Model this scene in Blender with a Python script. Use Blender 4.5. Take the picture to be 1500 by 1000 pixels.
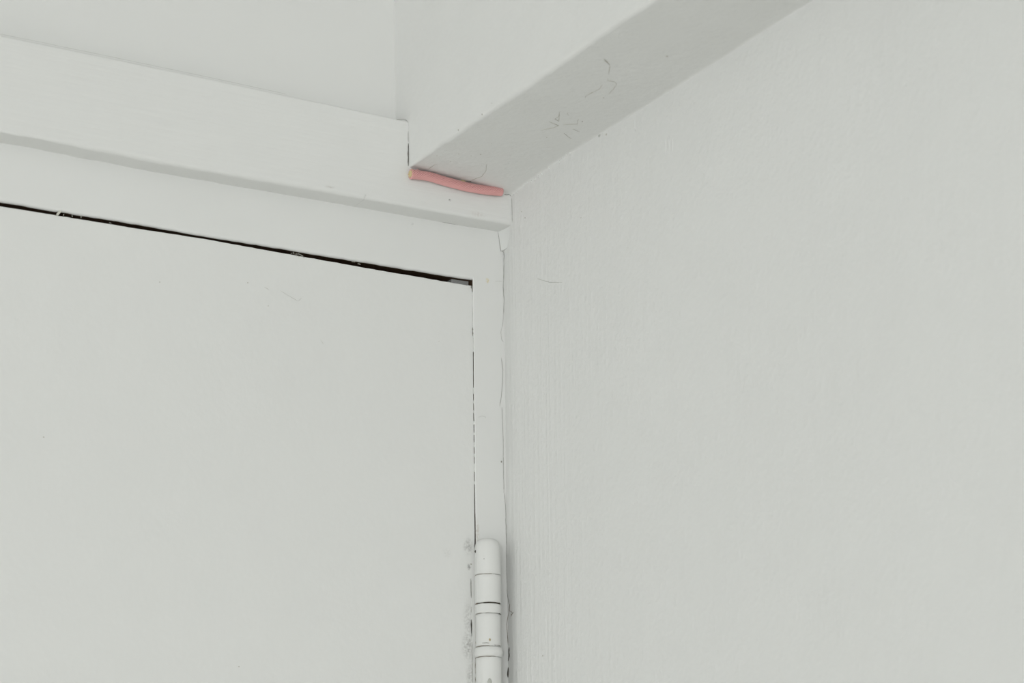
import bpy, bmesh, math, random
from mathutils import Vector, Matrix, noise
random.seed(7)

for o in list(bpy.data.objects):
    bpy.data.objects.remove(o)
scene = bpy.context.scene
COL = scene.collection

# ------------------------------------------------------------------ camera
# World: X along the door, right wall at X = 0; Y into the door wall, face of the
# header board at Y = 0; Z up.  Level camera with a vertical lens shift.
YAW, ROLL, FPX, HOR = 0.522941, -0.010298, 3438.4, 1493.7
FW = Vector((math.sin(YAW), math.cos(YAW), 0))
_r = Vector((math.cos(YAW), -math.sin(YAW), 0)); _u = Vector((0, 0, 1))
RT = _r * math.cos(ROLL) + _u * math.sin(ROLL)
UP = _u * math.cos(ROLL) - _r * math.sin(ROLL)
def ray(u, v):
    return FW + RT * ((u - 750) / FPX) + UP * ((HOR - v) / FPX)
_c = -ray(749, 300) * 1.2
CAM = Vector((_c.x, _c.y, 1.62))
cam_data = bpy.data.cameras.new('camera')
cam = bpy.data.objects.new('camera', cam_data); COL.objects.link(cam)
cam.matrix_world = Matrix(((RT.x, UP.x, -FW.x, CAM.x), (RT.y, UP.y, -FW.y, CAM.y),
                           (RT.z, UP.z, -FW.z, CAM.z), (0, 0, 0, 1)))
cam_data.sensor_width = 36; cam_data.lens = FPX / 1500 * 36
cam_data.shift_y = (HOR - 500) / 1500
cam_data.clip_start = 0.02; cam_data.clip_end = 50
cam_data.dof.use_dof = True; cam_data.dof.focus_distance = 1.17; cam_data.dof.aperture_fstop = 13
scene.camera = cam

# ------------------------------------------------------------------ light and exposure
scene.view_settings.view_transform = 'Standard'
scene.view_settings.look = 'None'
scene.view_settings.gamma = 1
scene.view_settings.use_curve_mapping = False
scene.view_settings.exposure = 0.0
world = bpy.data.worlds.new('sky'); scene.world = world; world.use_nodes = True
world.node_tree.nodes['Background'].inputs[0].default_value = (0.80, 0.90, 1.0, 1)
world.node_tree.nodes['Background'].inputs[1].default_value = 1.0
WIN = (-4.50, -2.30, 0.30, 2.00)              # window opening x0 x1 z0 z1 in the front wall
WIN2 = (-2.60, -0.40, 0.30, 2.00)             # window opening y0 y1 z0 z1 in the left wall
def area(name, loc, rot, sx, sy, power, color):
    l = bpy.data.lights.new(name, 'AREA'); l.shape = 'RECTANGLE'; l.size = sx; l.size_y = sy
    l.energy = power; l.color = color
    o = bpy.data.objects.new(name, l); COL.objects.link(o); o.location = loc; o.rotation_euler = rot
    return o
area('window_front_offscreen', ((WIN[0] + WIN[1]) / 2, -4.97, (WIN[2] + WIN[3]) / 2), (math.radians(90), 0, 0),
     2.16, 1.66, 79, (1.0, 1.0, 1.0))
area('window_left_offscreen', (-4.77, (WIN2[0] + WIN2[1]) / 2, (WIN2[2] + WIN2[3]) / 2), (math.radians(90), 0, math.radians(-90)),
     2.16, 1.66, 8.5, (1.0, 1.0, 1.0))

# ------------------------------------------------------------------ measured points
def onY(u, v, y):
    d = ray(u, v); return CAM + d * ((y - CAM.y) / d.y)
def onX(u, v, x):
    d = ray(u, v); return CAM + d * ((x - CAM.x) / d.x)
YF = 0.0125                                    # face of the door frame
YD = YF + 0.0006                               # face of the door
XB = onY(598.5, 214, 0).x                      # left face of the boxed beam
YW = onX(579, 150, XB).y                       # wall above the header board
XC = onY(738.5, 430, YF).x                     # right wall where it meets the frame
CEIL = 2.46
X0, Y0 = -4.8, -5.0                            # far sides of the room
def lerp(tab, x):
    if x <= tab[0][0]:
        a, b = tab[0], tab[1]
    elif x >= tab[-1][0]:
        a, b = tab[-2], tab[-1]
    else:
        for a, b in zip(tab, tab[1:]):
            if a[0] <= x <= b[0]: break
    t = (x - a[0]) / (b[0] - a[0])
    return a[1] + (b[1] - a[1]) * t
def zline(pts, y):
    """height as a function of X for a photographed line lying on the plane Y = y"""
    return sorted((p.x, p.z) for p in (onY(u, v, y) for u, v in pts))

# ------------------------------------------------------------------ materials
def new_mat(name):
    m = bpy.data.materials.new(name); m.use_nodes = True
    nt = m.node_tree; b = nt.nodes['Principled BSDF']
    return m, nt, b
def paint(name, color, rough=0.42, strokes=None, peel=0.00003, smudges=(), tint=0.015, wave=0.0, spec=0.28):
    """layered brushed paint: orange peel + brush strokes + soft dirt marks at given places"""
    m, nt, b = new_mat(name); N = nt.nodes.new; L = nt.links.new
    b.inputs['Roughness'].default_value = rough
    b.inputs['Specular IOR Level'].default_value = spec
    tc = N('ShaderNodeTexCoord')
    def nz(scale, vec=(1, 1, 1), detail=3, rot=(0, 0, 0)):
        mp = N('ShaderNodeMapping'); mp.inputs['Scale'].default_value = vec; mp.inputs['Rotation'].default_value = rot
        L(tc.outputs['Object'], mp.inputs['Vector'])
        t = N('ShaderNodeTexNoise'); t.inputs['Scale'].default_value = scale; t.inputs['Detail'].default_value = detail
        L(mp.outputs['Vector'], t.inputs['Vector']); return t
    last = None
    def bump(t, dist):
        nonlocal last
        bp = N('ShaderNodeBump'); bp.inputs['Strength'].default_value = 1; bp.inputs['Distance'].default_value = dist
        L(t.outputs[0], bp.inputs['Height'])
        if last: L(last.outputs['Normal'], bp.inputs['Normal'])
        last = bp
    if wave: bump(nz(14, detail=1), wave)
    if peel: bump(nz(330, detail=2), peel)
    for s in strokes or ():
        t = nz(s[0], s[1], 4)
        if len(s) > 3:                           # strokes only where the brush cut in, fading out along Y
            sp = N('ShaderNodeSeparateXYZ'); L(tc.outputs['Object'], sp.inputs[0])
            mk = N('ShaderNodeMapRange'); mk.interpolation_type = 'SMOOTHSTEP'
            mk.inputs['From Min'].default_value = s[3][0]; mk.inputs['From Max'].default_value = s[3][1]
            L(sp.outputs['Y'], mk.inputs['Value'])
            ml = N('ShaderNodeMath'); ml.operation = 'MULTIPLY'; L(t.outputs[0], ml.inputs[0]); L(mk.outputs[0], ml.inputs[1]); t = ml
        bump(t, s[2])
    if last: L(last.outputs['Normal'], b.inputs['Normal'])
    # slight unevenness of the coat itself
    n = nz(35, detail=5)
    mix = N('ShaderNodeMix'); mix.data_type = 'RGBA'
    mix.inputs['A'].default_value = (*[c * (1 - tint) for c in color], 1)
    mix.inputs['B'].default_value = (*[min(1, c * (1 + tint)) for c in color], 1)
    L(n.outputs[0], mix.inputs['Factor'])
    out = mix.outputs['Result']
    for (p, rad, col, amt) in smudges:           # dirt marks: soft spot x noise
        sub = N('ShaderNodeVectorMath'); sub.operation = 'SUBTRACT'; sub.inputs[1].default_value = p
        L(tc.outputs['Object'], sub.inputs[0])
        dv = N('ShaderNodeVectorMath'); dv.operation = 'DIVIDE'; dv.inputs[1].default_value = rad
        L(sub.outputs[0], dv.inputs[0])
        ln = N('ShaderNodeVectorMath'); ln.operation = 'LENGTH'; L(dv.outputs[0], ln.inputs[0])
        mr = N('ShaderNodeMapRange'); mr.interpolation_type = 'SMOOTHSTEP'
        mr.inputs['From Min'].default_value = 1; mr.inputs['From Max'].default_value = 0
        L(ln.outputs['Value'], mr.inputs['Value'])
        g = nz(900, detail=5)
        mr2 = N('ShaderNodeMapRange'); mr2.inputs['From Min'].default_value = 0.36; mr2.inputs['From Max'].default_value = 0.62
        L(g.outputs[0], mr2.inputs['Value'])
        mu = N('ShaderNodeMath'); mu.operation = 'MULTIPLY'; L(mr.outputs[0], mu.inputs[0]); L(mr2.outputs[0], mu.inputs[1])
        mu2 = N('ShaderNodeMath'); mu2.operation = 'MULTIPLY'; L(mu.outputs[0], mu2.inputs[0]); mu2.inputs[1].default_value = amt
        mx = N('ShaderNodeMix'); mx.data_type = 'RGBA'; mx.inputs['B'].default_value = (*col, 1)
        L(out, mx.inputs['A']); L(mu2.outputs[0], mx.inputs['Factor']); out = mx.outputs['Result']
    L(out, b.inputs['Base Color'])
    return m
def plain(name, color, rough=0.7, var=0.3, scale=300, spec=0.3):
    m, nt, b = new_mat(name); b.inputs['Roughness'].default_value = rough; b.inputs['Specular IOR Level'].default_value = spec
    tc = nt.nodes.new('ShaderNodeTexCoord'); t = nt.nodes.new('ShaderNodeTexNoise'); t.inputs['Scale'].default_value = scale
    nt.links.new(tc.outputs['Object'], t.inputs['Vector'])
    mix = nt.nodes.new('ShaderNodeMix'); mix.data_type = 'RGBA'
    mix.inputs['A'].default_value = (*[c * (1 - var) for c in color], 1)
    mix.inputs['B'].default_value = (*[min(1, c * (1 + var)) for c in color], 1)
    nt.links.new(t.outputs[0], mix.inputs['Factor']); nt.links.new(mix.outputs['Result'], b.inputs['Base Color'])
    return m
WHITE = (0.852, 0.860, 0.840)
GREY = (0.22, 0.22, 0.20); TAN = (0.42, 0.33, 0.22)
HSTROKE = [(60, (0.25, 1, 6), 0.00032), (300, (0.06, 1, 3), 0.00018)]
VSTROKE = [(90, (4, 4, 0.10), 0.00052, (-0.14, -0.01)), (60, (3, 3, 0.25), 0.00018)]
M = {}
def sm(u, v, y, rx, rz, col, amt):
    p = onY(u, v, y); return ((p.x, p.y, p.z), (rx, 0.05, rz), col, amt)
M['door'] = paint('door_paint', WHITE, 0.40, [(200, (1, 1, 0.5), 0.00010)], 0.00014, smudges=[
    sm(686, 800, YD, .0040, .0060, GREY, .55), sm(687, 830, YD, .0016, .0022, (.12, .12, .12), .8),
    sm(686, 905, YD, .0040, .0120, GREY, .35), sm(686, 945, YD, .0050, .0100, GREY, .55),
    sm(689, 990, YD, .0035, .0100, GREY, .4), sm(655, 810, YD, .0040, .0040, GREY, .12)])
M['frame'] = paint('frame_paint', (0.855, 0.864, 0.845), 0.45, [(120, (0.4, 1, 2.0), 0.00005)], 0.00003, smudges=[
    sm(714, 411, YF, .0014, .0019, (.75, .62, .25), 1.0), sm(604, 328, YF, .0009, .0010, GREY, .7),
    sm(699, 780, YF, .0022, .0090, TAN, .35)])
M['board'] = paint('board_paint', WHITE, 0.42, HSTROKE, 0.00002, smudges=[
    sm(659, 293, 0, .0011, .0009, (.1, .1, .1), .9), sm(700, 314, 0, .0060, .0020, (.5, .42, .36), .25),
    sm(484, 274, 0, .0040, .0010, (.35, .3, .25), .3), sm(535, 288, 0, .0009, .0016, GREY, .6)])
M['upper'] = paint('wall_paint', WHITE, 0.5, None, 0.00003)
M['right'] = paint('right_wall_paint', (0.838, 0.846, 0.826), 0.42, VSTROKE, 0.00036, wave=0.0008)
M['beam'] = paint('beam_paint', (0.850, 0.857, 0.836), 0.5, [(60, (1, 0.5, 1), 0.00055)], 0.00030, smudges=[])
M['hinge'] = paint('hinge_paint', (0.815, 0.822, 0.80), 0.48, None, 0.00004, tint=0.03)
M['caulk'] = paint('filler_paint', (0.852, 0.862, 0.842), 0.45, None, 0.00005)
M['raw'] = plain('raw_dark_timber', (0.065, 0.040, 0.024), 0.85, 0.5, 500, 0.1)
M['mid'] = plain('mid_grey_filler', (0.36, 0.365, 0.355), 0.8, 0.3, 1500)
M['crack'] = plain('crack_dirt', (0.27, 0.265, 0.24), 0.9, 0.35, 900, 0.05)
M['dark'] = plain('dark_dirt', (0.055, 0.047, 0.035), 0.9, 0.5, 900, 0.05)
M['rust'] = plain('brown_dirt', (0.20, 0.15, 0.10), 0.9, 0.5, 900, 0.05)
M['faint'] = plain('faint_scuff', (0.56, 0.57, 0.53), 0.6, 0.08, 600, 0.2)
M['web'] = plain('dusty_web', (0.53, 0.515, 0.455), 0.9, 0.2, 400, 0.05)
M['pin'] = plain('pin_steel', (0.09, 0.07, 0.05), 0.6, 0.4, 900)
M['core'] = plain('cord_core', (0.72, 0.60, 0.34), 0.9, 0.25, 2500)
M['glue'] = plain('glue', (0.55, 0.45, 0.27), 0.5, 0.2, 1500)
M['floor'] = plain('floor_boards', (0.76, 0.745, 0.71), 0.5, 0.15, 6)
M['sliver'] = plain('wood_sliver', (0.75, 0.74, 0.66), 0.7, 0.1, 900)
def cord_mat():
    m, nt, b = new_mat('pink_twill'); N = nt.nodes.new; L = nt.links.new
    b.inputs['Roughness'].default_value = 0.85; b.inputs['Specular IOR Level'].default_value = 0.15
    b.inputs['Sheen Weight'].default_value = 0.15
    mix = N('ShaderNodeMix'); mix.data_type = 'RGBA'
    mix.inputs['A'].default_value = (0.82, 0.44, 0.43, 1); mix.inputs['B'].default_value = (0.88, 0.50, 0.485, 1)
    tc = N('ShaderNodeTexCoord'); t = N('ShaderNodeTexNoise'); t.inputs['Scale'].default_value = 2500
    L(tc.outputs['Object'], t.inputs['Vector']); L(t.outputs[0], mix.inputs['Factor'])
    bp = N('ShaderNodeBump'); bp.inputs['Distance'].default_value = 0.00008; L(t.outputs[0], bp.inputs['Height'])
    L(bp.outputs[0], b.inputs['Normal']); L(mix.outputs['Result'], b.inputs['Base Color'])
    return m
M['cord'] = cord_mat()
def glass():
    m, nt, b = new_mat('window_glass'); b.inputs['Transmission Weight'].default_value = 1
    b.inputs['Roughness'].default_value = 0; b.inputs['IOR'].default_value = 1.45
    return m
M['glass'] = glass()

# ------------------------------------------------------------------ mesh helpers
def obj(name, bm, mat, parent=None, smooth=False):
    bmesh.ops.recalc_face_normals(bm, faces=bm.faces[:])
    me = bpy.data.meshes.new(name); bm.to_mesh(me); bm.free()
    for x in (mat if isinstance(mat, (list, tuple)) else [mat]): me.materials.append(M[x])
    if smooth:
        for p in me.polygons: p.use_smooth = True
    if any(p.use_smooth for p in me.polygons): me.set_sharp_from_angle(angle=math.radians(42))
    o = bpy.data.objects.new(name, me); COL.objects.link(o)
    if parent: o.parent = parent
    return o
def tag(o, label=None, cat=None, group=None, kind=None):
    if label: o['label'] = label
    if cat: o['category'] = cat
    if group: o['group'] = group
    if kind: o['kind'] = kind
    return o
def empty(name, loc=(0, 0, 0)):
    o = bpy.data.objects.new(name, None); COL.objects.link(o); o.empty_display_size = 0.02
    o.location = loc; return o
def box(bm, x0, x1, y0, y1, z0, z1):
    r = bmesh.ops.create_cube(bm, size=1)
    for v in r['verts']:
        v.co = Vector((x0 + (v.co.x + .5) * (x1 - x0), y0 + (v.co.y + .5) * (y1 - y0), z0 + (v.co.z + .5) * (z1 - z0)))
def boxes(name, lst, mat, parent=None, bev=0):
    bm = bmesh.new()
    for b in lst: box(bm, *b)
    if bev: bmesh.ops.bevel(bm, geom=bm.edges[:], offset=bev, segments=2, affect='EDGES')
    return obj(name, bm, mat, parent)
def loft(name, rings, mat, parent=None, closed=True, mats=None, smooth=False):
    """rings: list of equal-length point lists; skins them and caps both ends"""
    bm = bmesh.new(); n = len(rings[0])
    vs = [[bm.verts.new(p) for p in r] for r in rings]
    for a, b in zip(vs, vs[1:]):
        for i in range(n if closed else n - 1):
            j = (i + 1) % n
            f = bm.faces.new((a[i], a[j], b[j], b[i]))
            if mats: f.material_index = mats[i]
            f.smooth = smooth
    if closed:
        bm.faces.new(vs[0]); bm.faces.new(vs[-1][::-1])
    o = obj(name, bm, mat, parent)
    return o
def tube(bm, pts, rads, seg=6):
    """round strand through pts"""
    pts = [Vector(p) for p in pts]; n = len(pts); prev = None
    if not isinstance(rads, (list, tuple)): rads = [rads] * n
    for k, p in enumerate(pts):
        t = (pts[min(k + 1, n - 1)] - pts[max(k - 1, 0)]).normalized()
        a = t.orthogonal().normalized() if prev is None else (prev - t * prev.dot(t)).normalized()
        prev = a; b = t.cross(a)
        ring = [bm.verts.new(p + (a * math.cos(q) + b * math.sin(q)) * rads[k]) for q in [2 * math.pi * i / seg for i in range(seg)]]
        if k:
            for i in range(seg): bm.faces.new((old[i], old[(i + 1) % seg], ring[(i + 1) % seg], ring[i]))
        else: bm.faces.new(ring[::-1])
        old = ring
    bm.faces.new(old)
def strand(name, pts, r, mat, parent, jit=0.0):
    """hairline mark: a thin strand bedded half into the surface, finely wavering"""
    P = []
    for a, b in zip(pts, pts[1:]):
        n = max(2, int((b - a).length / 0.0016))
        for i in range(n): P.append(a.lerp(b, i / n))
    P.append(pts[-1])
    Q = []; R = []
    for i, p in enumerate(P):
        nv = noise.noise_vector(p * 420)
        Q.append(p + Vector((nv.x, nv.y * .2, nv.z)) * jit)
        R.append(r * (0.55 + 0.9 * abs(noise.noise(p * 300 + Vector((3, 1, 7))))) * (0.4 if i in (0, len(P) - 1) else 1))
    bm = bmesh.new(); tube(bm, Q, R, 5)
    return obj(name, bm, mat, parent, smooth=True)
def blob(name, p, rx, ry, rz, mat, parent):
    bm = bmesh.new(); bmesh.ops.create_icosphere(bm, subdivisions=2, radius=1)
    for v in bm.verts:
        k = 1 + .35 * noise.noise(v.co * 1.7 + Vector(p) * 900)
        v.co = Vector(p) + Vector((v.co.x * rx, v.co.y * ry, v.co.z * rz)) * k
    return obj(name, bm, mat, parent, smooth=True)
def nz1(x, s, seed=0.0):
    return noise.noise(Vector((x * s, seed, seed * 1.7)))

# ------------------------------------------------------------------ the room
def S(o, label, cat):
    return tag(o, label, cat, kind='structure')
DX1 = onY(691.5, 420, YD).x                    # hinge edge of the door
DX0 = DX1 - 0.762
FX0 = DX0 - 0.04                               # far outer side of the frame
BOT = zline([(0, 208), (210, 248.6), (300, 264.5), (420, 285), (620, 320.2), (669, 328.8), (730, 339.2)], YF)
TOP = zline([(0, 51), (298, 113), (580, 173.6), (598, 177)], 0)
S(boxes('floor', [(X0, 0, Y0, YW + .1, -0.05, 0)], 'floor'), 'pale timber floor of the room', 'floor')
S(boxes('ceiling', [(X0, 0, Y0, YW + .1, CEIL, CEIL + .05)], 'upper'), 'white painted ceiling', 'ceiling')
ZH = lerp(BOT, -0.05) + 0.006                  # top of the door opening
S(boxes('wall_back', [(X0, FX0, YW, YW + .1, 0, CEIL), (FX0, 0, YW, YW + .1, ZH, CEIL)], 'upper'),
  'smooth white painted wall above the door header board', 'wall')
S(boxes('wall_left', [(X0 - .1, X0, Y0, WIN2[0], 0, CEIL), (X0 - .1, X0, WIN2[1], YW + .1, 0, CEIL),
                      (X0 - .1, X0, WIN2[0], WIN2[1], 0, WIN2[2]), (X0 - .1, X0, WIN2[0], WIN2[1], WIN2[3], CEIL)], 'upper'),
  'white wall with a window, facing the long right wall', 'wall')
S(boxes('wall_front', [(X0, WIN[0], Y0 - .1, Y0, 0, CEIL), (WIN[1], 0, Y0 - .1, Y0, 0, CEIL),
                       (WIN[0], WIN[1], Y0 - .1, Y0, 0, WIN[2]), (WIN[0], WIN[1], Y0 - .1, Y0, WIN[3], CEIL)], 'upper'),
  'white wall with a window, opposite the door', 'wall')
def window(name, W, side, label):
    win = S(empty(name, ((W[0] + W[1]) / 2, Y0 - .05, W[2]) if side == 'front' else (X0 - .05, (W[0] + W[1]) / 2, W[2])), label, 'window')
    def part(nm, lst, mat, d0, d1):
        L = [(a, b, Y0 - d1, Y0 - d0, c, d) if side == 'front' else (X0 - d1, X0 - d0, a, b, c, d) for a, b, c, d in lst]
        o = boxes(nm, L, mat); o.parent = win; o.matrix_parent_inverse = Matrix.Translation(-win.location)
    m = (W[0] + W[1]) / 2; a, b, c, d = W
    part('window_frame', [(a, a + .05, c, d), (b - .05, b, c, d), (a + .05, b - .05, c, c + .05), (a + .05, b - .05, d - .05, d),
                          (m - .02, m + .02, c + .05, d - .05)], 'frame', .03, .08)
    for p, q in ((a + .05, m - .02), (m + .02, b - .05)):
        part('pane', [(p, q, c + .05, d - .05)], 'glass', .054, .058)
window('window_1', WIN, 'front', 'white framed window opposite the door')
window('window_2', WIN2, 'left', 'white framed window facing the long right wall')

# right wall: hand-plastered, finely meshed where the photograph looks, gently uneven
def right_wall():
    bm = bmesh.new()
    ys = [YW + .1, YF + .002, YF, .0095, .0065, .004, .002, .0005, -.0012, -.003, -.006, -.010] + [-.016 - i * 0.012 for i in range(1, 54)] + [-1.0, -2.0, -3.5, Y0]
    zs = [0, 0.8, 1.4] + [1.6 + i * 0.02 for i in range(36)] + [CEIL]
    G = []
    for y in ys:
        row = []
        for z in zs:
            d = 0.0
            if y < -0.02 and 1.5 < z < 2.38:
                w = min(1, (-0.02 - y) / .06) * min(1, (2.38 - z) / .05) * min(1, (z - 1.5) / .1)
                d = (0.0012 * noise.noise(Vector((y * 9, z * 7, 3))) - 0.0004) * w
            t = max(0, min(1, (y + .003) / (YF + .003))); t = t * t * (1.6 - .6 * t)
            row.append(bm.verts.new((min(0, d) + XC * t, y, z)))
        G.append(row)
    for i in range(len(ys) - 1):
        for j in range(len(zs) - 1):
            f = bm.faces.new((G[i][j], G[i][j + 1], G[i + 1][j + 1], G[i + 1][j])); f.smooth = True
    bk = [bm.verts.new((.1, y, z)) for y, z in ((YW + .1, 0), (YW + .1, CEIL), (Y0, CEIL), (Y0, 0))]
    bm.faces.new(bk)
    ed = [[G[i][0] for i in range(len(ys))], [G[i][-1] for i in range(len(ys))], G[0], G[-1]]
    bm.faces.new(ed[0] + [bk[3], bk[0]]); bm.faces.new(ed[1][::-1] + [bk[1], bk[2]])
    bm.faces.new(list(ed[2]) + [bk[1], bk[0]]); bm.faces.new(list(ed[3])[::-1] + [bk[3], bk[2]])
    return obj('wall_right', bm, 'right')
wall_right = S(right_wall(), 'long smooth white wall meeting the door frame at the hinge side', 'wall')

# ------------------------------------------------------------------ door frame
ftop = lerp(BOT, -0.05) + 0.004
frame = S(empty('trim_1', (FX0 / 2, YF + .05, 0)), 'thick-painted white door frame around the flush door', 'door frame')
def fpart(o):
    o.parent = frame; o.matrix_parent_inverse = Matrix.Translation(-frame.location); return o
HB = zline([(0, 295), (100, 311.2), (210, 329.2), (300, 345.2), (420, 364.8), (540, 384.6), (620, 397.6), (660, 404.2), (692, 409)], YF)
JX = [(420, 692.9), (480, 693.3), (515, 694.6), (567, 694.8), (700, 696.0), (770, 697.4), (1000, 699.0)]
jx = sorted((onY(u, v, YF).z, onY(u, v, YF).x) for v, u in JX)
DEEP = YF + 0.095
def head_jamb():
    rings = []; mats = [0] * 8
    n = 260; xa = FX0; xb = lerp(jx, lerp(HB, -0.02)) + .0005
    for i in range(n + 1):
        x = xa + (xb - xa) * i / n
        z = lerp(HB, x) + 0.00028 * nz1(x, 260, 1) + 0.00012 * nz1(x, 1100, 5)
        zt = ZH - 0.001
        r = 0.0016
        prof = [(YF, zt), (YF, z + r + .0004), (YF, z + r)]
        for k in range(1, 6):
            a = math.pi / 2 * k / 5
            prof.append((YF + r * (1 - math.cos(a)), z + r * (1 - math.sin(a))))
        prof += [(DEEP, z + 0.001), (DEEP, zt)]
        rings.append([(x, y, zz) for y, zz in prof])
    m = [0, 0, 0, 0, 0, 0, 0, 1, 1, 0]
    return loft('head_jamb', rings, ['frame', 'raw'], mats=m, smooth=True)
fpart(head_jamb())
def side_jamb():
    rings = []; n = 160; zt = ZH - 0.001
    for i in range(n + 1):
        z = 1.55 + (zt - 1.55) * i / n if i else 0
        x = lerp(jx, min(z, lerp(HB, -.02))) + 0.00008 * nz1(z, 700, 3); r = 0.0005
        rings.append([(XC + .001, YF, z), (x + r, YF, z), (x + r * .3, YF + r * .3, z), (x, YF + r, z), (x, DEEP, z), (XC + .001, DEEP, z)])
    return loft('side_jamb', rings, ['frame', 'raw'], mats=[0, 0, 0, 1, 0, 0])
fpart(side_jamb())
fpart(boxes('side_jamb', [(FX0, DX0 - .003, YF, DEEP, 0, lerp(HB, FX0) + .001)], 'frame'))
zdt = lerp(HB, -0.05)
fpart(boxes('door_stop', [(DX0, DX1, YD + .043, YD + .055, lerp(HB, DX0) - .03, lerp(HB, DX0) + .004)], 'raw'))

# ------------------------------------------------------------------ door
DT = zline([(0, 301.4), (100, 317.6), (210, 335.5), (300, 349.4), (420, 371), (560, 396), (620, 406), (690, 418.4)], YD)
door = S(empty('door_1', ((DX0 + DX1) / 2, YD + .02, 0)), 'flush white painted door with a dark gap along its top edge', 'door')
def dpart(o, root=door):
    o.parent = root; o.matrix_parent_inverse = Matrix.Translation(-root.location); return o
DE = sorted((onY(u, v, YD).z, onY(u, v, YD).x) for v, u in [(418, 691.6), (515, 693.2), (567, 693.7), (700, 694.9), (770, 695.6), (1000, 696.8)])
def door_panel():
    rings = []; n = 300
    xs = [DX0 + (DX1 - DX0) * (i / n) for i in range(n)]
    for x in xs:
        z = lerp(DT, x) + 0.00016 * nz1(x, 300, 9) + 0.00012 * nz1(x, 1300, 4); r = 0.0006
        rings.append([(x, YD, 0.008), (x, YD, z - r), (x, YD + r * .3, z - r * .3), (x, YD + r, z), (x, YD + .04, z), (x, YD + .04, 0.008)])
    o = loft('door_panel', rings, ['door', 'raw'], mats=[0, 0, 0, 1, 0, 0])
    return o
dpart(door_panel())
# lipping strip at the hinge edge of the door, slightly out of plumb
def lipping():
    rings = []; n = 160; zt = lerp(DT, DX1)
    xi = DX0 + (DX1 - DX0) * 299 / 300
    for i in range(n + 1):
        z = 1.55 + (zt - 1.55) * i / n if i else 0.008
        x = lerp(DE, max(z, 1.7)) + 0.00006 * nz1(z, 600, 8); r = .0004
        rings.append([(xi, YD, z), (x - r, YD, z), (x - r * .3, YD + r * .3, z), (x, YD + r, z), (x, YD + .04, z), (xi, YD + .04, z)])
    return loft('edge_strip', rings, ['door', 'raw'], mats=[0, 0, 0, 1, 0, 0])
dpart(lipping())

# paint bridging the gap along the hinge edge: short fills, the rest stays open and dark
def fill(v0, v1, dy=0.0002):
    a, b = onY(694, v0, YF).z, onY(694, v1, YF).z
    bm = bmesh.new(); n = 6; rings = []
    for i in range(n + 1):
        z = a + (b - a) * i / n
        xl, xr = lerp(DE, z) - .0004, lerp(jx, z) + .0005
        y = YD + dy + .00015 * nz1(z, 900, 2)
        rings.append([(xl, y, z), ((xl + xr) / 2, y - .0002, z), (xr, y, z), (xr, y + .004, z), (xl, y + .004, z)])
    return fpart(loft('paint_bridge', rings, 'caulk'))
for a, b in ((427, 479), (491.5, 514.5), (567, 576), (586, 590), (600, 604), (616, 621), (633, 636), (647, 654), (664, 668),
             (678, 690), (704, 708.5)):
    fill(a, b)
for a, b in ((576, 650), (664, 700)): fill(a, b, 0.0011)
# grey filler, darker than the frame, in the hinge end of the top gap
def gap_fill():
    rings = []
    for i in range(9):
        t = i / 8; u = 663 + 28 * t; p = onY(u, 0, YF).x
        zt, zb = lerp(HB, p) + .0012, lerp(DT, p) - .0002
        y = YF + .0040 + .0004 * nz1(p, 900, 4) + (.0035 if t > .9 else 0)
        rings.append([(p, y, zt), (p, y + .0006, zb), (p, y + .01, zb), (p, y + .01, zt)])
    return fpart(loft('gap_filler', rings, 'mid'))
tag(gap_fill(), 'grey filler set back in the corner of the top gap')
# splinters, lint and a sliver caught in the top gap
def sliver(pix, r, mat, y=YF + .0004, name='sliver'):
    bm = bmesh.new(); tube(bm, [onY(u, v, y) for u, v in pix], r, 5); return fpart(obj(name, bm, mat))
sliver([(83.5, 315), (88.5, 309.2)], .00055, 'sliver')
for (u, v, dx, dv) in ((93, 315.5, .5, -2), (106, 317.5, -.3, -3), (118.5, 319, .6, -2.2), (160, 326, 3, 1), (440, 373, 4, 2), (308, 347, 8, 2.4),
                       (167, 324, .6, -1), (515, 383, 5, .4), (524, 386, 4, 1)):
    sliver([(u, v), (u + dx, v + dv)], .00016, 'web', YF + .0012, 'lint')
for k in range(16):
    u = 428 + k * 1.15; v = 371 + k * .32 + random.uniform(-1.6, 2.4)
    sliver([(u, v), (u + random.uniform(-3, 3), v + random.uniform(-2, 2))], .00009, 'web', YF + .0004, 'lint')

# ------------------------------------------------------------------ header board over the door
RB = [(-0.75, .0010), (onY(0, 200, 0).x, .0010), (onY(210, 235, 0).x, .0024), (onY(300, 250, 0).x, .0020), (onY(420, 270, 0).x, .0026),
      (onY(560, 300, 0).x, .0014), (onY(669, 320, 0).x, .0012), (0.0, .0022)]
def header_board():
    rings = []; n = 240
    for i in range(n + 1):
        x = FX0 - .03 + (-FX0 + .036) * i / n
        zb = lerp(BOT, x) + .00022 * nz1(x, 210, 2) * (1.6 if x < -.15 else .6) + 0.0001 * nz1(x, 900, 6)
        # inside the beam's footprint the board stops just under the soffit
        zt = lerp(TOP, x)
        r = lerp(RB, x) * (1 + .12 * nz1(x, 60, 3)); rt = .0008
        prof = [(YW + .0006, zt + .0050), (rt, zt)]
        for k in range(1, 4):
            a = math.pi / 2 * k / 3
            prof.append((rt * (1 - math.sin(a)), zt - rt * (1 - math.cos(a))))
        prof += [(0, zt - rt - .0004), (0, zb + r + .0004), (0, zb + r)]
        for k in range(1, 9):
            a = math.pi / 2 * k / 8
            prof.append((r * (1 - math.cos(a)), zb + r * (1 - math.sin(a))))
        prof += [(r + .0004, zb), (YF + .0004, zb - .0001), (YW + .0006, zb + .004)]
        rings.append([(x, y, z) for y, z in prof])
    return loft('trim_2', rings, 'board', smooth=True)
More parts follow.
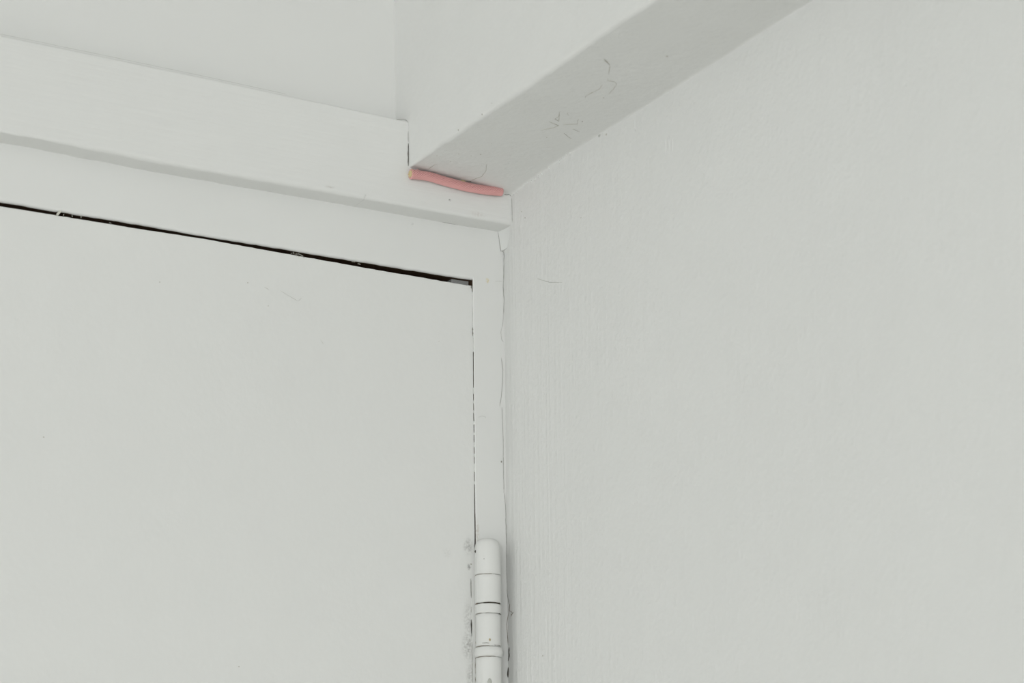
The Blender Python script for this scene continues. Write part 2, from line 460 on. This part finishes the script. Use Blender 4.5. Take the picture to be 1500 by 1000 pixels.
board = S(header_board(), 'white header board over the door with a rounded lower edge', 'trim')

# ------------------------------------------------------------------ boxed beam along the right wall
LE = sorted(((p.y, p.z) for p in (onX(u, v, XB) for u, v in [(599, 246), (613, 235.5), (640, 216), (669, 196), (752, 140.5), (850, 73), (957, 0)])))
RE = sorted(((p.y, p.z) for p in (onX(u, v, 0) for u, v in [(749.5, 285), (765, 272), (784, 258), (830, 226), (878, 196.5), (1000, 121), (1191, 0)])))
def beam():
    rings = []; n = 220
    ya, yb = YW + .001, Y0 + .001
    for i in range(n + 1):
        y = ya + (yb - ya) * (i / n) ** 2.2
        zl, zr = lerp(LE, min(0, max(y, -.62))), lerp(RE, min(0, max(y, -.62)))
        zl += .0006 * nz1(y, 40, 4) + .0003 * nz1(y, 130, 8)
        x0 = XB + .0004 * nz1(y, 35, 6) * max(0, min(1, -y * 30))
        r = .0010 + .0012 * min(1, max(0, -y) / .05); fr = .0010 + .0004 * nz1(y, 60, 2)
        prof = [(x0, CEIL), (x0, zl + r * 1.6), (x0, zl + r)]
        for k in range(1, 6):
            a = math.pi / 2 * k / 5
            prof.append((x0 + r * (1 - math.cos(a)), zl + r * (1 - math.sin(a))))
        sl = (zr - zl) / (-XB); prof.append((x0 + r + .0006, zl + sl * .0006))
        for t in (.25, .5, .75): prof.append((x0 + (-x0) * t, zl + (zr - zl) * t + .0003 * nz1(y, 50, t * 20)))
        prof += [(-fr - .0006, zr - sl * (fr + .0006)), (-fr, zr - sl * fr - .0001), (-fr * .35, zr - fr * .35), (.0003, zr - fr), (.0003, CEIL)]
        rings.append([(x, y, z) for x, z in prof])
    return loft('trim_3', rings, 'beam', smooth=True)
bm_o = S(beam(), 'white boxed beam running along the right wall above the door corner', 'beam')
def soff(u, v):
    """point on the soffit under photo position (u, v)"""
    z = 2.05
    for _ in range(12):
        d = ray(u, v); p = CAM + d * ((z - CAM.z) / d.z)
        zl, zr = lerp(LE, p.y), lerp(RE, p.y); z = zl + (zr - zl) * (p.x - XB) / (-XB)
    return Vector((p.x, p.y, z - .00005))
def webs(path, r=.00011, mat='web'):
    o = strand('cobweb', [soff(*p) for p in path], r, mat, bm_o, .0002); return o
def c4(x, y): return (780 + x / 6.25, 60 + y / 6.25)
webs([c4(655, 170), c4(690, 200), c4(708, 222)], .00026)
webs([c4(708, 222), c4(700, 290), c4(688, 360)], .00013)
webs([c4(688, 360), c4(750, 370), c4(772, 395), c4(740, 440), c4(700, 480)], .00013)
webs([c4(640, 400), c4(610, 440), c4(490, 500), c4(470, 545)], .0001)
webs([c4(75, 815), c4(190, 795), c4(238, 775), c4(150, 738)], .00012)
webs([c4(250, 640), c4(240, 690), c4(203, 715), c4(240, 735), c4(248, 665)], .00011)
webs([c4(280, 765), c4(410, 760), c4(420, 715)], .00011)
webs([c4(325, 650), c4(320, 675), c4(335, 685)], .0001)
webs([c4(290, 845), c4(340, 885), c4(380, 900)], .00012)
webs([c4(370, 805), c4(430, 830)], .0001)
webs([(713, 240), (712, 250), (706, 258), (695, 262), (690, 265)], .00012)
webs([(626, 248), (634, 243), (640, 240)], .0001)
for (u, v, r) in ((884, 143, .0005), (853, 178, .0004), (801, 201, .0004), (704, 226, .0004), (672, 225, .0003), (640, 228, .0003), (977, 82.5, .0007),
                  (690, 228, .00025), (660, 236, .00025), (720, 210, .0003)):
    blob('speck', soff(u, v), r * .75, r * .7, .0001, 'web', bm_o)
for (u, v) in ((706, 169, ), (671, 192), (721, 151)):
    blob('speck', onX(u, v, XB) + Vector((.0003, 0, .0006)), .0004, .0004, .0004, 'web', bm_o)
strand('cobweb', [onX(u, v, XB) for u, v in ((718, 152), (723, 151), (726, 145))], .00013, 'web', bm_o, .0002)
# brown-grey seam between the beam side and the board
def onB(u, v): return onX(u, v, XB) + Vector((.0001, 0, 0))
strand('crack', [onY(598, v, -.0001) for v in (192, 200, 208)], .0001, 'crack', board, .00005)
strand('crack', [onY(598, v, -.0001) for v in (210, 225, 243)], .00028, 'dark', board, .00012)
strand('crack', [onY(u, v, -.0001) for u, v in ((581, 175.5), (584, 174.6), (592, 174.8), (596, 176.2), (597.5, 180))], .0001, 'crack', board, .00006)
strand('crack', [onY(u, v, -.0001) for u, v in ((738.5, 284.8), (742, 285.2), (746.5, 284.8), (748.6, 287.5))], .00018, 'crack', board, .00008)
strand('crack', [onX(u, v, -.0001) for u, v in ((749.6, 290), (750, 306), (750.4, 325))], .00011, 'crack', board, .00006)
strand('crack', [onY(u, v, YF - .0001) for u, v in ((648, 325.4), (669, 328.9), (700, 334), (737, 339.5))], .00011, 'crack', board, .00003)
strand('crack', [onY(u, v, .0001) + Vector((0, -.0003, .0004)) for u, v in ((0, 51.5), (60, 63.6), (150, 82.2), (298, 113), (420, 139.5))], .00009, 'faint', board, .00004)

# ------------------------------------------------------------------ caulk and cracks down the inner corner
def corner(u, v):
    p = onY(u, v, YF - .0001)
    if p.x < XC: return p
    t = 0.0                                        # otherwise on the slanted strip of wall
    for k in range(200):
        y = YF * (1 - k / 200); w = (y + .003) / (YF + .003); w = w * w * (1.6 - .6 * w)
        if onY(u, v, y).x <= XC * w: break
    return onY(u, v, y) + Vector((-.00015, 0, 0))
def caulk_fillet():
    rings = []
    for v, u in [(334, 729.4), (340, 729.6), (350, 731), (360, 732.5), (367.5, 733.6)]:
        p = onY(u, v, YF); q = onX(748.5, v, 0); z = p.z
        a = Vector((p.x, YF - .0005)); b = Vector((.0002, -.0015))
        m = [a.lerp(b, t) + Vector((.6, .35)) * .0010 * math.sin(math.pi * t) for t in (.25, .5, .75)]
        rings.append([(p.x, YF + .002, z), (a.x, a.y, z)] + [(w.x, w.y, z) for w in m] + [(b.x, b.y, z), (XC + .002, YF + .002, z)])
    return fpart(loft('caulk', rings, 'caulk', smooth=True))
caulk_fillet()
CR = [([(729.6, 340), (731, 350), (732.3, 360), (733.6, 367.5), (736.5, 368.2), (738, 370)], .00017, 'crack'),
      ([(738, 369), (738.6, 374), (738.4, 384)], .00018, 'crack'), ([(738.4, 384), (738, 400), (737, 420), (738.3, 440), (737.5, 460)], .00013, 'crack'),
      ([(737.5, 460), (736.6, 475), (733.6, 485.5), (735, 497), (738, 501)], .00010, 'crack'),
      ([(734.5, 524), (736.6, 540), (736.4, 559), (734.5, 580), (732, 595)], .00015, 'crack'),
      ([(735.4, 596), (737, 640), (737.5, 688), (738.2, 722)], .00013, 'crack'),
      ([(739.4, 722), (740.5, 745), (741, 766), (742, 799), (742, 835), (743, 868), (746, 885)], .00017, 'crack'),
      ([(746.5, 885), (746, 896), (741.8, 914), (743.5, 930), (744.5, 945)], .00016, 'rust'),
      ([(746.3, 948), (745.8, 955), (746.4, 960), (744.6, 968)], .00050, 'dark'), ([(745, 977), (744.6, 985), (744.2, 992)], .00048, 'dark'),
      ([(747, 884), (746.2, 896)], .00022, 'rust'), ([(745, 893), (751, 897), (749, 903)], .00014, 'rust'), ([(748, 901), (754, 896)], .0001, 'rust')]
for path, r, mt in CR:
    fpart(strand('crack', [corner(u, v) for u, v in path], r * .82, mt, None, .00016))
fpart(strand('crack', [onY(u, v, YF - .0001) for u, v in ((725, 412), (731, 411.8), (736, 412))], .0001, 'faint', None, .00005))
fpart(strand('crack', [onY(u, v, YF - .0001) for u, v in ((700, 611), (706, 609), (711, 610), (712, 612.5))], .0001, 'faint', None, .00005))
for u, v, r in ((734.5, 676, .0005), (691, 420.6, .0008), (692.4, 482, .00045), (692.6, 488, .0005)):
    fpart(blob('speck', onY(u, v, YF - .0001), r * .7, .0002, r, 'crack', None))
# right wall: long scratch, specks, small paint runs
def onR(u, v): return onX(u, v, -.00015)
def wr(o): o.parent = wall_right; return o
wr(strand('scratch', [onR(u, v) for u, v in ((787, 408), (805, 413.5), (835, 413.4), (865, 408), (895, 398), (925, 391), (943, 385))], .00014, 'faint', None, .0001))
for u, v, r, mt in ((1216.5, 172, .0009, 'web'), (842, 496, .0006, 'faint'), (851, 319, .0003, 'web'), (764, 310, .0003, 'web'), (769, 319, .0003, 'web'),
                    (852, 370, .0003, 'faint'), (795, 960, .0004, 'web'), (878, 197, .0012, 'faint'), (888, 197, .0005, 'web')):
    wr(blob('speck', onR(u, v), .00012, r * .9, r, mt, None))
for u, v, h in ((975, 217, .004), (980, 214, .005), (985, 212, .0035), (930, 184, .003)):
    wr(blob('paint_run', onR(u, v), .00035, .0006, h, 'right', None))
for k in range(26):                                   # lumps of plaster caught in the fillet under the beam
    u = 752 + k * 5.2; v = 282 - (u - 752) * .70 + random.uniform(-1, 3)
    if random.random() < .7: wr(blob('paint_lump', onR(u, v), .0004, .0005, .0007, 'right', None))
# door: fine scratches and specks
def onDoor(u, v): return onY(u, v, YD - .0001)
for path in (((410.5, 425.5), (428, 436), (437, 441)), ((437, 441), (442, 436)), ((387, 420), (395, 425)), ((470, 498), (474, 504))):
    dpart(strand('scratch', [onDoor(*p) for p in path], .00010, 'faint', None, .00004))
for u, v, r in ((363, 414, .00035), (64, 640, .0004), (393, 448, .0003), (234, 413, .0003), (350, 976, .0004), (643, 500, .00025), (690, 826, .0006)):
    dpart(blob('speck', onDoor(u, v), r * .7, .0001, r * .7, 'web', None))

# ------------------------------------------------------------------ hinge
BR = .0068
bc = onY(715, 900, YF - .0050)                         # barrel axis
dep = (bc - CAM).dot(FW) - BR
def zb(v): return CAM.z + (HOR - v) / FPX * dep * 1.0 + (onY(715, 900, YF - .005).z - (CAM.z + (HOR - 900) / FPX * (bc - CAM).dot(FW)))
hinge = tag(empty('butt_hinge', (bc.x, bc.y, zb(1108))), 'painted-over white butt hinge with ringed barrel beside the door edge', 'hinge')
def hp(o): return dpart(o, hinge)
def lathe(name, prof, mat, seg=40, wob=0.00012, seed=1):
    bm = bmesh.new(); rows = []
    for z, r in prof:
        row = []
        for i in range(seg):
            a = 2 * math.pi * i / seg
            d = Vector((math.cos(a), math.sin(a), 0))
            w = 1 + wob / BR * noise.noise(Vector((d.x * 2.5, d.y * 2.5, z * 420 + seed)))
            row.append(bm.verts.new((bc.x + d.x * r * w, bc.y + d.y * r * w, z + .00012 * noise.noise(Vector((d.x * 3, d.y * 3, seed))))))
        rows.append(row)
    for a, b in zip(rows, rows[1:]):
        for i in range(seg):
            f = bm.faces.new((a[i], a[(i + 1) % seg], b[(i + 1) % seg], b[i])); f.smooth = True
    bm.faces.new(rows[0][::-1]); bm.faces.new(rows[-1])
    return hp(obj(name, bm, mat))
def knuckle(name, v0, v1, r, e=.00025, bulge=0.0, seed=1):
    z1, z0 = zb(v0), zb(v1); P = [(z0, r - e * 1.6), (z0 + e * .3, r - e * .6), (z0 + e, r)]
    for k in range(1, 8):
        t = k / 8; P.append((z0 + e + (z1 - z0 - 2 * e) * t, r + bulge * math.sin(math.pi * t)))
    P += [(z1 - e, r), (z1 - e * .3, r - e * .6), (z1, r - e * 1.6)]
    return lathe(name, P, 'hinge', seed=seed)
zt0, zt1 = zb(839.7), zb(785)
hr = zt1 - zt0
lathe('tip', [(zt0, BR - .0006), (zt0 + .0002, BR - .0002), (zt0 + .0006, BR), (zt0 + hr * .3, BR * 1.0), (zt0 + hr * .6, BR * .985), (zt0 + hr * .75, BR * .96),
              (zt0 + hr * .85, BR * .90), (zt0 + hr * .92, BR * .80), (zt0 + hr * .97, BR * .62), (zt0 + hr * .995, BR * .35), (zt1, .0003)], 'hinge', seed=11)
knuckle('knuckle', 839.9, 881.3, BR, seed=3)
knuckle('bearing_ring', 882.7, 896.9, BR * 1.0, .0003, seed=5)
knuckle('knuckle', 897.1, 945.1, BR * .955, seed=7)
knuckle('bearing_ring', 945.3, 960.7, BR * 1.02, .0006, .00055, seed=9)
knuckle('knuckle', 960.9, 1012, BR * .985, seed=13)
knuckle('bearing_ring', 1013, 1027, BR, .0003, seed=15)
knuckle('knuckle', 1028, 1076, BR, seed=17)
knuckle('tip', 1077, 1108, BR * .95, .002, seed=19)
lathe('pin', [(zb(1100), BR * .80), (zb(800), BR * .80)], 'pin', wob=0)
# leaves let into the door edge and the jamb
zl0, zl1 = zb(1104), zb(845)
xe = lerp(DE, 1.85)
hp(boxes('leaf', [(onY(690.6, 900, YD).x, xe - .0001, YD - .0005, YD + .001, zl0, zl1)], 'hinge', bev=.0002))
hp(boxes('leaf', [(xe + .0009, xe + .0042, YF - .0005, YF + .001, zl0, zb(800))], 'hinge', bev=.0002))
for path, r, mt in (([(689.8, 847), (690, 860), (690.6, 876)], .00018, 'crack'), ([(690.3, 888), (690.2, 897)], .00016, 'crack'), ([(690.4, 907), (690.6, 920), (691.2, 932)], .00028, 'dark'),
                    ([(691.4, 940), (691.8, 965), (692.2, 1000)], .00012, 'crack'),
                    ([(697.6, 899), (698, 915), (697.6, 930), (698, 947)], .00075, 'rust'), ([(696.8, 948), (696.6, 965), (697, 1000)], .00035, 'rust'),
                    ([(696.5, 795), (696.8, 802)], .0006, 'dark')):
    hp(strand('grime', [onY(u, v, YD - .0004) for u, v in path], r, mt, None, .0002))
# brown dirt bedded in the ring joints
def joint(v, a0, a1, r, mat, rr=BR):
    pts = []
    for i in range(9):
        a = a0 + (a1 - a0) * i / 8
        d = -FW * math.cos(a) + Vector((_r.x, _r.y, 0)) * math.sin(a)
        pts.append(Vector((bc.x, bc.y, zb(v))) + Vector((d.x, d.y, 0)) * rr)
    hp(strand('grime', pts, r, mat, None, .00022))
joint(882, -.35, 1.15, .00042, 'dark', BR * .985); joint(882, -1.3, -.9, .0003, 'rust', BR * .98)
joint(839.8, -1.3, .35, .00015, 'rust', BR * .99); joint(839.8, .6, 1.3, .0001, 'crack', BR * .99)
joint(897, -1.2, -.5, .00013, 'rust', BR * .985); joint(897, 1.0, 1.3, .0003, 'dark', BR * .985); joint(897, -.2, .9, .00008, 'crack', BR * .985)
joint(945.2, -1.3, .1, .00013, 'rust', BR * .985); joint(944, .5, 1.2, .00016, 'crack', BR * .98); joint(941, -.5, .1, .00016, 'crack', BR * .965)
joint(960.8, -1.3, .6, .00014, 'rust', BR * .995)
for (v, a, r, mt) in ((936.5, .12, .0007, 'glue'), (818, -.25, .0004, 'crack'), (998, .1, .0017, 'faint'), (805, -1.15, .0007, 'dark')):
    d = -FW * math.cos(a) + Vector((_r.x, _r.y, 0)) * math.sin(a)
    p = Vector((bc.x + d.x * BR * .97, bc.y + d.y * BR * .97, zb(v)))
    hp(blob('chip', p, r * .8, r * .4, r, mt, None))

# ------------------------------------------------------------------ pink cord in the joint between board and soffit
CRD = .00212
cpts = [onY(u, v, -CRD - .0002) for u, v in ((601.5, 254.6), (616, 256.4), (633, 259.6), (646, 263.5), (659.5, 267.4), (670, 270.3), (681, 272.9), (694, 275.6), (707.5, 277.7), (721, 279.2), (735, 280.4))]
def catmull(P, n):
    out = []
    for i in range(len(P) - 1):
        a, b, c, d = P[max(i - 1, 0)], P[i], P[i + 1], P[min(i + 2, len(P) - 1)]
        for k in range(n):
            t = k / n
            out.append(.5 * ((2 * b) + (c - a) * t + (2 * a - 5 * b + 4 * c - d) * t * t + (3 * b - a - 3 * c + d) * t ** 3))
    out.append(P[-1]); return out
cord = tag(empty('cord', tuple(cpts[0])), 'short piece of pink twisted cord pressed under the beam above the door', 'cord')
def sheath():
    C = catmull(cpts, 26); n = len(C); seg = 144; NR = 12; LTW = .0150
    bm = bmesh.new(); uvl = bm.loops.layers.uv.new('twist')
    rows = []; ang = []; s = 0
    for k, p in enumerate(C):
        if k: s += (C[k] - C[k - 1]).length
        t = (C[min(k + 1, n - 1)] - C[max(k - 1, 0)]).normalized()
        a = Vector((0, 0, 1)); a = (a - t * a.dot(t)).normalized(); b = t.cross(a)
        e = min(s, 1); fl = 1 + .16 * math.exp(-s / .0016)
        endd = (n - 1 - k) / n
        if k == 0: fl *= .94
        if endd < .012: fl *= .90 + .10 * endd / .012
        row = []; ar = []
        for i in range(seg):
            q = 2 * math.pi * i / seg
            ph = NR * (q + 2 * math.pi * s / LTW)
            r = CRD * fl * (1 + .30 * (abs(math.sin(ph / 2)) - .75) + .05 * noise.noise(Vector((math.cos(q), math.sin(q), s * 180))))
            row.append(bm.verts.new(p + (a * math.cos(q) + b * math.sin(q)) * r)); ar.append(ph)
        rows.append(row); ang.append(ar)
    for k in range(n - 1):
        for i in range(seg):
            j = (i + 1) % seg
            f = bm.faces.new((rows[k][i], rows[k][j], rows[k + 1][j], rows[k + 1][i])); f.smooth = True
            add = NR * 2 * math.pi if j == 0 else 0
            for lp, val in zip(f.loops, (ang[k][i], ang[k][j] + add, ang[k + 1][j] + add, ang[k + 1][i])): lp[uvl].uv = (val, 0)
    bm.faces.new(rows[-1]); bm.faces.new(rows[0][::-1])
    return dpart(obj('sheath', bm, 'cord'), cord)
sheath()
def core():
    t = (cpts[1] - cpts[0]).normalized(); bm = bmesh.new()
    tube(bm, [cpts[0] - t * .0004, cpts[0] + t * .0005, cpts[0] + t * .004], [CRD * .74, CRD * .82, CRD * .7], 24)
    for v in bm.verts: v.co += noise.noise_vector(v.co * 1500) * .00012
    return dpart(obj('core', bm, 'core'), cord)
tag(core(), 'cream frayed core at the cut end')
t = (cpts[1] - cpts[0]).normalized()
lo = cpts[0] + t * .0034 + Vector((0, -.0010, .0016))
bm = bmesh.new(); tube(bm, [lo + Vector((math.cos(q), 0, math.sin(q))) * .0007 for q in [i * .6 for i in range(10)]], .00016, 6)
tag(dpart(obj('loose_loop', bm, 'cord'), cord), 'small loop of loose thread')
for k in range(14):
    q = random.uniform(0, 6.28); p = cpts[0] + Vector((0, math.cos(q), math.sin(q))) * CRD * .95
    bm = bmesh.new(); tube(bm, [p + t * .0012, p, p - t * random.uniform(.0002, .0006) + Vector((0, random.uniform(-.0002, 0), random.uniform(-.0002, .0002)))], .00013, 5)
    dpart(obj('frayed_thread', bm, 'core' if k % 3 else 'cord'), cord)
g = blob('glue', onY(678, 266, -.0018), .0020, .0006, .0007, 'glue', None)
dpart(g, cord); tag(g, 'dab of yellowed glue')
dpart(strand('grime', [onY(u, v, -.0032) for u, v in ((683, 266.4), (688, 266.2), (691, 264.4))], .00016, 'dark', None, .0001), cord)
